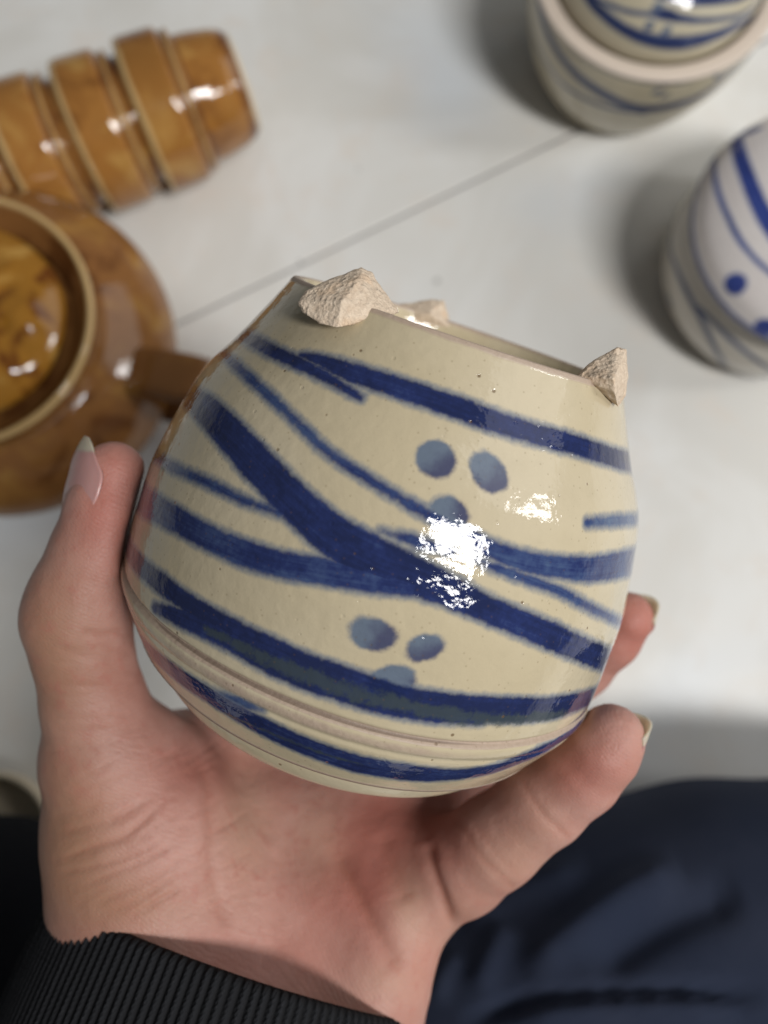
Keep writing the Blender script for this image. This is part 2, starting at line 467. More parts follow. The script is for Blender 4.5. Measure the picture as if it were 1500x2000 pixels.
# ------------------------------------------------------------------ painting strokes on turned pots
class Turned:
    """an outer profile about an axis: finds where a sight line meets it, and collects painted strokes"""
    def __init__(s, mw, prof):
        s.mw = np.array(mw); s.R = s.mw[:3, :3]; s.o = s.mw[:3, 3]
        p = np.asarray(prof, float); k = np.argsort(p[:, 1]); s.z = p[k, 1]; s.r = p[k, 0]
        s.strokes = []; s.dots = []; s.irons = []

    def hit(s, px, py):
        d = cam_dir(px, py); t = np.linspace(0.08, 0.62, 9000)
        P = (LC + d * t[:, None] - s.o) @ s.R
        g = np.hypot(P[:, 0], P[:, 1]) - np.interp(P[:, 2], s.z, s.r)
        g = np.where((P[:, 2] > s.z[-1] + 0.0015) | (P[:, 2] < s.z[0] - 0.0015), 1, g)
        i = np.argmax(g < 0) if g.min() < 0 else np.argmin(g)
        return P[i], t[i]

    def snap(s, th, z):
        r = np.interp(z, s.z, s.r); return np.stack([r * np.cos(th), r * np.sin(th), z], -1)

    def stroke(s, pts, ext=(0, 0), n=6, den=0.75):
        """pts rows: px, py, width px. ext: radians to carry the stroke on round the back at either end"""
        p = catmull(np.asarray(pts, float), n)
        Q = []; W = []
        for x, y, wd in p:
            q, t = s.hit(x, y); Q.append(q); W.append(0.5 * wd * t / FPX)
        Q = np.array(Q); W = np.array(W)
        th = np.unwrap(np.arctan2(Q[:, 1], Q[:, 0])); z = Q[:, 2]
        for side in (0, 1):
            if ext[side]:
                a, b = (0, min(6, len(th) - 1)) if side == 0 else (-1, max(-7, -len(th)))
                dth = th[a] - th[b]; dz = z[a] - z[b]; k = abs(ext[side] / (dth if abs(dth) > 1e-3 else 1e-3))
                f = np.linspace(0, 1, 14)[1:]
                te = th[a] + np.sign(dth) * abs(ext[side]) * f
                ze = np.clip(z[a] + np.clip(dz * k, -0.02, 0.02) * f, s.z[0] + .004, s.z[-1] - .004); we = W[a] * (1 - 0.5 * f ** 3)
                if side == 0: th = np.r_[te[::-1], th]; z = np.r_[ze[::-1], z]; W = np.r_[we[::-1], W]
                else: th = np.r_[th, te]; z = np.r_[z, ze]; W = np.r_[W, we]
        s.strokes.append((s.snap(th, z), W, den))

    def iron(s, pts):
        p = catmull(np.asarray(pts, float), 5); Q = []; W = []
        for x, y, wd in p:
            q, t = s.hit(x, y); Q.append(q); W.append(0.5 * wd * t / FPX)
        s.irons.append((np.array(Q), np.array(W)))

    def dab(s, px, py, rx, ry, ang, dark):
        """a petal dab: ellipse radii px, rotation degrees, direction (dx,dy) in px towards which it pools dark"""
        c, t = s.hit(px, py); k = t / FPX
        ca, sa = math.cos(math.radians(ang)), math.sin(math.radians(ang))
        u, _ = s.hit(px + 12 * ca, py + 12 * sa); v, _ = s.hit(px - 12 * sa, py + 12 * ca); g, _ = s.hit(px + 12 * dark[0], py + 12 * dark[1])
        nz = lambda a: a / max(np.linalg.norm(a), 1e-9)
        s.dots.append((c, nz(u - c), nz(v - c), rx * k, ry * k, nz(g - c)))

    def attributes(s, V):
        V = np.asarray(V, float); ink = np.full(len(V), 9.0); dot = np.full(len(V), 9.0); tone = np.zeros(len(V)); iron = np.zeros(len(V))
        along = np.zeros(len(V)); across = np.zeros(len(V)); dens = np.full(len(V), 0.7); k0 = 0
        for Q, W, den in s.strokes:
            k0 += 1
            lo = Q.min(0) - 0.012; hi = Q.max(0) + 0.012
            m = np.where(np.all((V > lo) & (V < hi), 1))[0]
            if not len(m): continue
            d, par = seg_dist(V[m], Q[:-1], Q[1:])
            wd = np.interp(par, np.linspace(0, 1, len(W)), W)
            nd = (d - wd) * 1000; cl = nd < ink[m]; mm = m[cl]
            L_ = np.linalg.norm(np.diff(Q, axis=0), axis=1).sum()
            # which side of the stroke: brush hairs run parallel along it
            kk = np.clip((par * (len(Q) - 1)).astype(int), 0, len(Q) - 2); tg_ = Q[kk + 1] - Q[kk]
            sg = np.sign(np.einsum('ij,ij->i', np.cross(tg_, V[m] - Q[kk]), V[m]))
            along[mm] = par[cl] * L_ * 1000 + 37 * k0; across[mm] = (d * sg)[cl] * 1000 + 11 * k0; dens[mm] = den
            ink[m] = np.minimum(ink[m], nd)
        for Q, W in s.irons:
            m = np.where(np.all((V > Q.min(0) - 0.012) & (V < Q.max(0) + 0.012), 1))[0]
            if not len(m): continue
            d, par = seg_dist(V[m], Q[:-1], Q[1:]); wd = np.interp(par, np.linspace(0, 1, len(W)), W)
            iron[m] = np.maximum(iron[m], np.clip(1 - d / wd, 0, 1))
        for c, u, v, rx, ry, g in s.dots:
            D = V - c; m = np.where(np.linalg.norm(D, axis=1) < 2.2 * max(rx, ry))[0]
            a = D[m] @ u / rx; b_ = D[m] @ v / ry; rr = np.hypot(a, b_)
            dd = (rr - 1) * min(rx, ry) * 1000
            cl = dd < dot[m]
            tn = np.clip(0.5 + 0.5 * (D[m] @ g) / max(rx, ry), 0, 1)
            dot[m] = np.where(cl, dd, dot[m]); tone[m] = np.where(cl, tn, tone[m])
        return dict(ink=ink, dot=dot, tone=tone, iron=iron, along=along, across=across, dens=dens)


# ------------------------------------------------------------------ the held pot
R0 = 0.05
a_c = np.array([0.308, 0.913, 0.275]); a_c /= np.linalg.norm(a_c)
e_c = np.cross(a_c, [0, 1, 0]); e_c /= np.linalg.norm(e_c); g_c = np.cross(a_c, e_c)
ray = np.array([(764 - 750) / FPX, -(1026 - 1000) / FPX, -1.0]); ray /= np.linalg.norm(ray)
POT_C = LC + RC @ (ray * 0.165)
POT_R = RC @ np.stack([e_c, g_c, a_c], 1)
mw = Matrix.Identity(4)
for i in range(3):
    for j in range(3): mw[i][j] = POT_R[i, j]
    mw[i][3] = POT_C[i]
outer_k = [(0.885, -0.613), (0.905, -0.58), (0.93, -0.537), (0.968, -0.465), (0.992, -0.41), (1.000, -0.36), (1.004, -0.28), (0.999, -0.15), (0.990, 0.0),
           (0.965, 0.13), (0.910, 0.35), (0.860, 0.46), (0.798, 0.56), (0.722, 0.70), (0.676, 0.79), (0.660, 0.822)]
outer = catmull(np.array(outer_k) * R0, 14)
pot_t = Turned(mw, outer)

pot = empty('stoneware_pot', mw, 'round cream pot with blue brush strokes and three rough clay feet, held in hand', 'pot')
inner = np.array([(0.654, 0.830), (0.640, 0.832), (0.626, 0.826), (0.618, 0.80), (0.612, 0.74), (0.58, 0.715), (0.40, 0.70), (0.2, 0.695), (0.001, 0.694)]) * R0
lower_in = np.array([(0.80, -0.603), (0.84, -0.623), (0.872, -0.626)]) * R0
prof = np.vstack([lower_in, outer, inner])
prof = profile_dense(prof, 300)
SEG = 760


def wob_pot(r, z, T):
    zn = z / R0; up = (zn > -0.61) & (r > 0.56 * R0)
    # potting rings, a turned groove that wanders and dies out, the slight out-of-round of a thrown pot
    k = 1 + 0.004 * np.sin(T * 2 + 0.7) + 0.003 * np.sin(3 * T + zn * 2) + 0.00022 * np.sin(zn * 60 + T) * (zn > -0.3)
    r2 = r * np.where(up, k, 1)
    gz = -0.392 + 0.030 * np.cos(T) + 0.040 * np.sin(T) + 0.004 * np.sin(5 * T)
    dz = zn - gz
    g = np.exp(-((dz - 0.012) / 0.009) ** 2) * 0.013 + np.exp(-((dz + 0.055) / 0.012) ** 2) * 0.005
    ledge = 0.012 / (1 + np.exp((dz + 0.0) / 0.008)) * np.exp(-np.clip(-dz, 0, 9) / 0.11)
    r2 = r2 + np.where(r > 0.6 * R0, (-g + ledge) * R0, 0)
    return r2, z


V, F = lathe_vf(prof, SEG, wob_pot)
# strokes traced from the photograph: px, py, width
S = pot_t.stroke
S([(452, 640, 26), (500, 668, 34), (544, 692, 36), (598, 717, 34), (652, 746, 32), (704, 777, 26)], (0.5, 0), den=0.8)
S([(588, 694, 18), (630, 706, 36), (690, 730, 50), (760, 752, 54), (880, 792, 54), (1000, 834, 52), (1120, 868, 48), (1234, 905, 46)], (0, 1.0), den=0.85)
S([(436, 690, 20), (470, 722, 26), (520, 768, 27), (580, 825, 27), (640, 882, 27), (730, 942, 28), (820, 996, 28), (880, 1030, 30), (920, 1052, 38), (971, 1078, 44), (1029, 1097, 48), (1087, 1108, 52), (1164, 1112, 58), (1238, 1098, 62)], (0.6, 1.0), den=0.5)
S([(930, 1092, 10), (960, 1106, 22), (1009, 1124, 26), (1087, 1152, 26), (1145, 1182, 25), (1206, 1213, 24)], (0, 0.8), den=0.45)
S([(368, 770, 50), (420, 818, 70), (494, 896, 80), (580, 985, 84), (652, 1046, 92), (724, 1088, 96), (796, 1118, 86), (868, 1150, 74), (940, 1184, 62), (1048, 1230, 62), (1120, 1262, 60), (1190, 1292, 52)], (0.8, 0.9), den=0.85)
S([(282, 980, 62), (353, 1020, 58), (420, 1056, 58), (520, 1095, 62), (620, 1114, 62), (720, 1130, 60), (800, 1140, 56), (850, 1140, 40)], (0.9, 0), den=0.6)
S([(740, 1036, 14), (790, 1050, 26), (840, 1066, 30), (880, 1076, 20)], den=0.5)
S([(300, 887, 22), (343, 915, 25), (403, 941, 27), (470, 974, 25), (520, 993, 25), (580, 1010, 24), (620, 1020, 22)], (0.9, 0), den=0.45)
S([(280, 1112, 44), (320, 1143, 49), (387, 1190, 51), (453, 1224, 49), (520, 1254, 46), (620, 1300, 49), (720, 1338, 56), (796, 1362, 56), (940, 1384, 63), (1084, 1384, 59), (1176, 1356, 44)], (0.9, 0.8), den=0.95)
S([(302, 1187, 28), (353, 1206, 45), (453, 1250, 55), (520, 1286, 62), (620, 1330, 60), (720, 1364, 55), (820, 1388, 50), (940, 1402, 40)], den=0.85)
S([(262, 1240, 41), (325, 1298, 58), (382, 1338, 65), (458, 1384, 71), (534, 1425, 75), (610, 1458, 75), (700, 1488, 78), (800, 1506, 75), (880, 1511, 61), (961, 1501, 58), (1017, 1482, 51), (1076, 1456, 44)], (0.8, 0.8), den=0.75)
S([(420, 1346, 21), (458, 1364, 33), (490, 1376, 30), (514, 1383, 18)], den=0.35)
S([(1148, 1021, 22), (1190, 1018, 27), (1243, 1015, 27)], (0, 0.8), den=0.3)
D = pot_t.dab
D(853, 897, 42, 41, 0, (0.35, 0.95))
D(955, 922, 47, 38, 38, (0.3, 0.95))
D(876, 1004, 43, 38, 25, (0.7, 0.6))
D(729, 1238, 50, 35, 20, (0.9, 0.45))
D(830, 1264, 42, 31, 0, (0.1, 1.0))
D(766, 1330, 48, 38, 0, (0.3, 1.0))
pot_t.iron([(400, 1226, 30), (480, 1266, 50), (560, 1302, 66), (660, 1340, 76), (760, 1368, 70), (860, 1392, 70), (960, 1404, 60), (1050, 1402, 50), (1110, 1394, 30)])
pot_t.iron([(440, 1390, 20), (560, 1440, 34), (660, 1476, 30), (740, 1496, 20)])
A = pot_t.attributes(V)
zn = V[:, 2] / R0; rn = np.hypot(V[:, 0], V[:, 1]) / R0; T = np.arctan2(V[:, 1], V[:, 0])
gz = -0.392 + 0.030 * np.cos(T) + 0.040 * np.sin(T) + 0.004 * np.sin(5 * T)
front = np.exp(-(((T - np.arctan2(*(pot_t.hit(560, 1372)[0][[1, 0]])) + np.pi) % (2 * np.pi) - np.pi) / 1.15) ** 2)
bare = np.maximum(np.exp(-((zn - gz - 0.008) / 0.013) ** 2) * (0.45 + 0.85 * front), np.exp(-((zn - gz + 0.03) / 0.035) ** 2) * 0.62 * front)
bare = np.maximum(bare, 1.25 * np.exp(-((zn + 0.616) / 0.017) ** 2) * (rn > 0.8))
bare = np.maximum(bare, np.exp(-(np.hypot(zn - 0.828, rn - 0.645) / 0.026) ** 2))
A['bare'] = bare
mesh_np('body', V, F, M_POT, pot, attrs=A)

# the glazed inner collar of the mouth, below the rim
colp = catmull(np.array([(0.81, -0.603), (0.803, -0.655), (0.79, -0.70), (0.765, -0.742), (0.72, -0.765), (0.67, -0.75), (0.65, -0.69), (0.64, -0.57), (0.60, -0.2), (0.5, 0.3)]) * R0, 8)
V, F = lathe_vf(colp, 200)
z0 = np.zeros(len(V))
mesh_np('collar', V, F, M_POT, pot, attrs=dict(ink=z0 + 9, dot=z0 + 9, tone=z0, bare=z0, iron=z0))


def clay_lump(name, pts, parent, inv, seed, label=None, amp=0.00024, lev=4):
    """a broken-off lump: convex hull of world points, subdivided and roughened"""
    import bmesh
    bm = bmesh.new()
    for p in pts: bm.verts.new(inv @ Vector(p))
    r = bmesh.ops.convex_hull(bm, input=bm.verts)
    bmesh.ops.delete(bm, geom=[v for v in bm.verts if not v.link_faces], context='VERTS')
    bmesh.ops.triangulate(bm, faces=bm.faces)
    for k in range(lev): bmesh.ops.subdivide_edges(bm, edges=bm.edges, cuts=1, use_grid_fill=True)
    for k in range(1): bmesh.ops.smooth_vert(bm, verts=bm.verts, factor=0.3, use_axis_x=True, use_axis_y=True, use_axis_z=True)
    bm.normal_update()
    co = np.array([v.co for v in bm.verts]); nn = np.array([v.normal for v in bm.verts])
    d = hash_noise(co * 260, seed) * amp + hash_noise(co * 900, seed + 1) * amp * 0.45 + hash_noise(co * 2000, seed + 2) * amp * 0.25
    for v, p in zip(bm.verts, co + nn * d[:, None]): v.co = p
    me = bpy.data.meshes.new(name); bm.to_mesh(me); bm.free()
    me.polygons.foreach_set('use_smooth', np.full(len(me.polygons), True))
    me.materials.append(M_CLAY)
    o = bpy.data.objects.new(name, me); C.objects.link(o); o.parent = parent
    if label: o['label'] = label
    return o


inv = mw.inverted()


def near(px, py, dd=0.0):
    """point dd behind the pot's front face along the sight line"""
    _, t = pot_t.hit(px, py); return t + dd


d1 = near(655, 640)
L1 = [at(583, 592, d1 - .0015), at(597, 566, d1), at(650, 548, d1 + .001), at(706, 521, d1 + .003), at(728, 533, d1 + .004), at(758, 582, d1 + .004), at(777, 610, d1 + .004),
      at(745, 612, d1 - .0005), at(700, 620, d1 - .0022), at(655, 642, d1 - .004), at(622, 632, d1 - .003), at(594, 610, d1 - .002), at(668, 588, d1 - .004), at(704, 545, d1 - .001),
      at(612, 570, d1 + .009), at(700, 540, d1 + .011), at(750, 600, d1 + .010)]
clay_lump('clay_foot', L1, pot, inv, 3, 'largest broken grainy clay foot at the front of the base')
dL = pot_t.hit(905, 660)[1]
d2 = dL + 0.062
L2 = [at(768, 596, d2), at(795, 592, d2), at(842, 584, d2 + .001), at(868, 586, d2 + .002), at(880, 640, d2), at(775, 640, d2), at(845, 590, d2 + .010), at(780, 620, d2 + .010), at(880, 640, d2 + .010), at(838, 612, d2 - .003)]
clay_lump('clay_foot', L2, pot, inv, 11, 'pale clay foot at the far side of the base')
d3 = near(1188, 775) - 0.003
L3 = [at(1126, 733, d3), at(1150, 712, d3 + .001), at(1205, 678, d3 + .003), at(1223, 682, d3 + .004), at(1226, 735, d3 + .005), at(1222, 775, d3 + .005), at(1208, 797, d3 + .004), at(1200, 765, d3 - .002),
      at(1200, 740, d3 - .003), at(1165, 752, d3 - .001), at(1195, 700, d3 + .012), at(1140, 730, d3 + .011), at(1222, 740, d3 + .013)]
clay_lump('clay_foot', L3, pot, inv, 21, 'pointed clay foot with a smooth orange side')


# ------------------------------------------------------------------ person: the hand, as one signed distance surface
class Field:
    def __init__(s, lo, hi, h):
        s.lo = np.asarray(lo, float); s.h = h
        s.n = np.ceil((np.asarray(hi) - s.lo) / h).astype(int) + 1
        ax = [(s.lo[i] + np.arange(s.n[i]) * h).astype(np.float32) for i in range(3)]
        s.ax = ax; s.D = np.full(s.n, 0.05, np.float32)

    def chain(s, pts, k):
        """round cones joined along a chain; returns own field block (slices, values)"""
        P = np.array([p[:3] for p in pts]); r = np.array([p[3] for p in pts])
        lo = (P - r[:, None]).min(0) - 0.014; hi = (P + r[:, None]).max(0) + 0.014
        i0 = np.clip(((lo - s.lo) / s.h).astype(int), 0, s.n - 1); i1 = np.clip(((hi - s.lo) / s.h).astype(int) + 1, 1, s.n)
        sl = tuple(slice(a, b) for a, b in zip(i0, i1))
        X, Y, Z = np.meshgrid(*[s.ax[i][sl[i]] for i in range(3)], indexing='ij')
        out = None
        for a in range(len(P) - 1):
            A, B = P[a], P[a + 1]; ab = B - A; L2 = ab @ ab
            t = np.clip(((X - A[0]) * ab[0] + (Y - A[1]) * ab[1] + (Z - A[2]) * ab[2]) / L2, 0, 1)
            d = np.sqrt((X - A[0] - t * ab[0]) ** 2 + (Y - A[1] - t * ab[1]) ** 2 + (Z - A[2] - t * ab[2]) ** 2) - (r[a] + (r[a + 1] - r[a]) * (t * t * (3 - 2 * t) * 0.5 + t * 0.5))
            out = d if out is None else smin(out, d, 0.0022)
        s.D[sl] = smin(s.D[sl], out.astype(np.float32), k)


def smin(a, b, k):
    h = np.clip(0.5 + 0.5 * (b - a) / k, 0, 1); return b + (a - b) * h - k * h * (1 - h)


def surface_nets(D, lo, h):
    s = D < 0; nx, ny, nz = D.shape
    cs = np.zeros((nx - 1, ny - 1, nz - 1), np.int8)
    corners = [(i, j, k) for i in (0, 1) for j in (0, 1) for k in (0, 1)]
    sub = lambda A, c: A[c[0]:nx - 1 + c[0], c[1]:ny - 1 + c[1], c[2]:nz - 1 + c[2]]
    for c in corners: cs += sub(s, c)
    act = (cs > 0) & (cs < 8); idx = np.argwhere(act)
    vid = np.full(act.shape, -1, np.int64); vid[act] = np.arange(len(idx))
    dv = {c: D[idx[:, 0] + c[0], idx[:, 1] + c[1], idx[:, 2] + c[2]] for c in corners}
    acc = np.zeros((len(idx), 3)); cnt = np.zeros(len(idx))
    for a in corners:
        for ax in range(3):
            if a[ax]: continue
            b = list(a); b[ax] = 1; b = tuple(b)
            m = (dv[a] < 0) != (dv[b] < 0); t = np.where(m, dv[a] / np.where(m, dv[a] - dv[b], 1), 0)
            p = np.array(a, float)[None].repeat(len(idx), 0); p[:, ax] += t
            acc += p * m[:, None]; cnt += m
    V = lo + (idx + acc / cnt[:, None]) * h
    F = []
    for ax in range(3):
        u, v = (ax + 1) % 3, (ax + 2) % 3
        sh = [slice(None)] * 3; sh2 = [slice(None)] * 3
        sh[ax] = slice(0, -1); sh2[ax] = slice(1, None)
        cr = s[tuple(sh)] != s[tuple(sh2)]; e = np.argwhere(cr)
        e = e[(e[:, u] > 0) & (e[:, v] > 0) & (e[:, u] < D.shape[u] - 1) & (e[:, v] < D.shape[v] - 1)]
        q = []
        for du, dv_ in ((0, 0), (1, 0), (1, 1), (0, 1)):
            c = e.copy(); c[:, u] -= du; c[:, v] -= dv_; q.append(vid[c[:, 0], c[:, 1], c[:, 2]])
        q = np.stack(q, 1); flip = s[e[:, 0], e[:, 1], e[:, 2]]
        q[~flip] = q[~flip][:, ::-1]
        F.append(q)
    return V, np.vstack(F)


def quad_subdivide(V, F):
    E = np.sort(np.stack([F, np.roll(F, -1, 1)], -1).reshape(-1, 2), 1)
    U, invx = np.unique(E, axis=0, return_inverse=True); invx = invx.reshape(F.shape)
    nv = len(V); em = (V[U[:, 0]] + V[U[:, 1]]) / 2; fc = V[F].mean(1)
    ei = nv + invx; fi = nv + len(U) + np.arange(len(F))
    Fn = np.concatenate([np.stack([F[:, k], ei[:, k], fi, ei[:, k - 1]], 1) for k in range(4)])
    return np.vstack([V, em, fc]), Fn


def laplace(V, F, it, lam=0.5):
    E = np.unique(np.sort(np.stack([F, np.roll(F, -1, 1)], -1).reshape(-1, 2), 1), axis=0)
    deg = np.bincount(E.ravel(), minlength=len(V)).clip(1)
    for _ in range(it):
        S_ = np.stack([np.bincount(E[:, 0], V[E[:, 1], c], len(V)) + np.bincount(E[:, 1], V[E[:, 0], c], len(V)) for c in range(3)], 1)
        V = V + lam * (S_ / deg[:, None] - V)
    return V


def vnormals(V, F):
    n = np.cross(V[F[:, 2]] - V[F[:, 0]], V[F[:, 3]] - V[F[:, 1]]); out = np.zeros_like(V)
    for k in range(4):
        for c in range(3): out[:, c] += np.bincount(F[:, k], n[:, c], len(V))
    return out / np.linalg.norm(out, axis=1, keepdims=True).clip(1e-12)


def J(px, py, d, r): return (*at(px, py, d), r * d / FPX)


thumb = [J(221, 926, .156, 64), J(208, 1000, .157, 76), J(190, 1085, .158, 88), J(160, 1165, .159, 97), J(150, 1205, .160, 101), J(164, 1280, .162, 92), J(184, 1370, .165, 97), J(212, 1470, .169, 114), J(262, 1590, .174, 160)]
thenar = [J(225, 1500, .170, 120), J(270, 1600, .175, 166), J(300, 1690, .177, 196), J(330, 1790, .178, 205), J(360, 1960, .178, 210)]
palm1 = [J(480, 1470, .205, 88), J(500, 1600, .196, 118), J(500, 1720, .190, 142), J(500, 1900, .186, 150)]
palm2 = [J(620, 1500, .203, 92), J(640, 1620, .195, 116), J(620, 1760, .189, 132), J(600, 1930, .184, 150)]
palm3 = [J(735, 1530, .196, 88), J(738, 1640, .190, 98), J(700, 1780, .184, 120), J(660, 1960, .180, 150)]
hypo = [J(800, 1680, .182, 84), J(790, 1770, .178, 92), J(765, 1840, .175, 88), J(742, 1910, .173, 90), J(640, 2050, .174, 150)]
heel = [J(330, 1850, .178, 195), J(480, 1930, .178, 190), J(640, 1985, .176, 140)]
web = [J(290, 1500, .178, 92), J(350, 1472, .190, 78), J(440, 1455, .203, 84)]
index = [J(445, 1455, .204, 86), J(470, 1390, .213, 80), J(560, 1190, .228, 74), J(690, 1010, .232, 66), J(800, 900, .229, 56)]
middle = [J(620, 1500, .205, 84), J(650, 1440, .212, 80), J(830, 1230, .227, 72), J(990, 1110, .222, 66), J(1090, 1020, .211, 56)]
ring = [J(750, 1560, .196, 86), J(870, 1520, .194, 82), J(1000, 1410, .199, 72), J(1130, 1300, .194, 62), J(1190, 1245, .187, 58), J(1224, 1207, .183, 52)]
little = [J(822, 1722, .180, 92), J(900, 1690, .175, 92), J(968, 1643, .170, 86), J(1060, 1568, .1645, 82), J(1130, 1512, .161, 77), J(1176, 1462, .158, 72), J(1196, 1438, .157, 62)]

FLD = Field(at(30, 2150, .19) * 0 + np.array([-.105, -.165, .135]), np.array([.075, .045, .272]), 0.00085)
for ch, k in ((palm1, .010), (palm2, .010), (palm3, .010), (heel, .012), (hypo, .008), (thenar, .010), (thumb, .007), (web, .009), (index, .005), (middle, .005), (ring, .004), (little, .0045)):
    FLD.chain(ch, k)
# the flesh gives way where the pot presses on it
X, Y, Z = np.meshgrid(*FLD.ax, indexing='ij')
Pl = (np.stack([X, Y, Z], -1) - POT_C.astype(np.float32)) @ POT_R.astype(np.float32)
full = np.vstack([[(0.0, -0.767 * R0), (0.72 * R0, -0.767 * R0), (0.765 * R0, -0.744 * R0), (0.79 * R0, -.702 * R0), (0.81 * R0, -0.63 * R0)], outer])
o_ = np.argsort(full[:, 1], kind='stable')
pr = np.interp(Pl[..., 2], full[o_, 1], full[o_, 0]).astype(np.float32)
pd = np.hypot(Pl[..., 0], Pl[..., 1]) - pr
pd = np.maximum(pd * 0.85, np.maximum(Pl[..., 2] - 0.83 * R0, -0.767 * R0 - Pl[..., 2]))
FLD.D = -smin(-FLD.D, (pd - 0.0004).astype(np.float32), 0.0012)
del X, Y, Z, Pl, pr, pd
HV, HF = surface_nets(FLD.D, FLD.lo, FLD.h)
HV = laplace(HV, HF, 3, 0.5)
HV, HF = quad_subdivide(HV, HF)
HV = laplace(HV, HF, 2, 0.5)
HN = vnormals(HV, HF)
px = to_px(HV); facing = np.clip(-((HN @ np.ones(3)) * 0) + (HN * ((LC - HV) / np.linalg.norm(LC - HV, axis=1, keepdims=True))).sum(1), 0, 1)
dep = px[:, 2]


def line_w(pts, width, depth_lim=None, taper=True):
    """weight 0..1 of skin vertices near a line drawn on the visible side of the hand"""
    Q = catmull(np.asarray(pts, float), 6); Q3 = np.c_[Q, np.zeros(len(Q))]
    lo = Q.min(0) - 5 * width; hi = Q.max(0) + 5 * width
    m = np.where((px[:, 0] > lo[0]) & (px[:, 0] < hi[0]) & (px[:, 1] > lo[1]) & (px[:, 1] < hi[1]) & (facing > 0.05))[0]
    out = np.zeros(len(HV))
    if not len(m): return out
    d, par = seg_dist(np.c_[px[m, :2], np.zeros(len(m))], Q3[:-1], Q3[1:])
    wgt = np.exp(-(d / width) ** 2)
    if taper: wgt = wgt * np.clip(np.sin(np.pi * np.clip(par, 0.02, 0.98)) * 2.2, 0, 1)
    out[m] = wgt * np.clip(facing[m] * 3, 0, 1)
    return out


disp = np.zeros(len(HV)); crease = np.zeros(len(HV))
CR = [  # points, half-width px, depth mm, colour
    ([(372, 1450), (402, 1520), (412, 1600), (412, 1680), (428, 1760), (446, 1820)], 12, 0.8, 0.5),      # round the ball of the thumb
    ([(640, 1640), (690, 1730), (740, 1830), (790, 1905)], 15, 1.2, 0.8),                                # long fold to the heel
    ([(836, 1640), (842, 1690), (862, 1750), (888, 1815)], 9, 1.6, 1.0),                                 # root of the little finger
    ([(742, 1620), (768, 1700), (795, 1770)], 20, 0.9, 0.5),
    ([(560, 1640), (548, 1730), (545, 1800), (562, 1880)], 22, 0.6, 0.25),
    ([(880, 1592), (905, 1622), (940, 1672), (990, 1722), (1010, 1738)], 8, 0.3, 0.6), ([(905, 1582), (930, 1612), (968, 1664), (1016, 1712)], 8, 0.2, 0.35),
    ([(1012, 1510), (1038, 1556), (1062, 1590), (1096, 1622), (1116, 1640)], 7, 0.3, 0.65),
    ([(160, 1232), (200, 1238), (246, 1226)], 6, 0.7, 0.9), ([(110, 1265), (160, 1280), (230, 1288)], 8, 0.3, 0.3),
    ([(95, 1330), (170, 1345), (270, 1350)], 8, 0.2, 0.25), ([(100, 1420), (180, 1430), (290, 1418)], 8, 0.2, 0.2),
    ([(110, 1682), (190, 1652), (235, 1640), (275, 1610), (310, 1578)], 6, 0.7, 0.9),
    ([(110, 1706), (190, 1692), (260, 1672), (326, 1640)], 5, 0.4, 0.55),
    ([(150, 1736), (240, 1700), (300, 1672), (340, 1648)], 5, 0.4, 0.6),
    ([(170, 1770), (260, 1736), (320, 1706), (360, 1672)], 5, 0.35, 0.5),
    ([(110, 1628), (180, 1612), (230, 1598), (300, 1554)], 6, 0.4, 0.45), ([(110, 1592), (190, 1580), (260, 1556)], 6, 0.3, 0.3),
    ([(210, 1788), (290, 1745), (350, 1708)], 4, 0.3, 0.4), ([(240, 1800), (310, 1760), (360, 1728)], 4, 0.25, 0.35),
    ([(140, 1545), (210, 1530), (290, 1496)], 6, 0.25, 0.3),
]
rs = np.random.default_rng(4)
for k in range(46):      # fine wrinkles over the ball of the thumb and palm
    x_, y_ = rs.uniform(120, 420), rs.uniform(1480, 1800); L_ = rs.uniform(40, 110); an = math.radians(rs.uniform(-38, -18))
    CR.append(([(x_, y_), (x_ + L_ / 2 * math.cos(an), y_ + L_ / 2 * math.sin(an) + rs.uniform(-4, 4)), (x_ + L_ * math.cos(an), y_ + L_ * math.sin(an))], 3.4, 0.12, 0.22))
for k in range(26):
    x_, y_ = rs.uniform(80, 230), rs.uniform(1230, 1480); L_ = rs.uniform(50, 110); an = math.radians(rs.uniform(-8, 10))
    CR.append(([(x_, y_), (x_ + L_ / 2, y_ + rs.uniform(-4, 4)), (x_ + L_ * math.cos(an), y_ + L_ * math.sin(an))], 3.4, 0.12, 0.18))
for pts, wd, dp, cc in CR:
    wv = line_w(pts, wd); disp -= line_w(pts, wd * 1.5) * dp * 0.00045 + wv * dp * 0.00018; crease = np.maximum(crease, line_w(pts, wd * 0.8) * cc * 0.9)
disp += hash_noise(HV * 120, 5) * 0.00018 + hash_noise(HV * 420, 6) * 0.00006
HV = HV + HN * disp[:, None]


def blob(x, y, rx, ry=None, dl=None):
    ry = ry or rx; v = np.exp(-((px[:, 0] - x) / rx) ** 2 - ((px[:, 1] - y) / ry) ** 2); return v


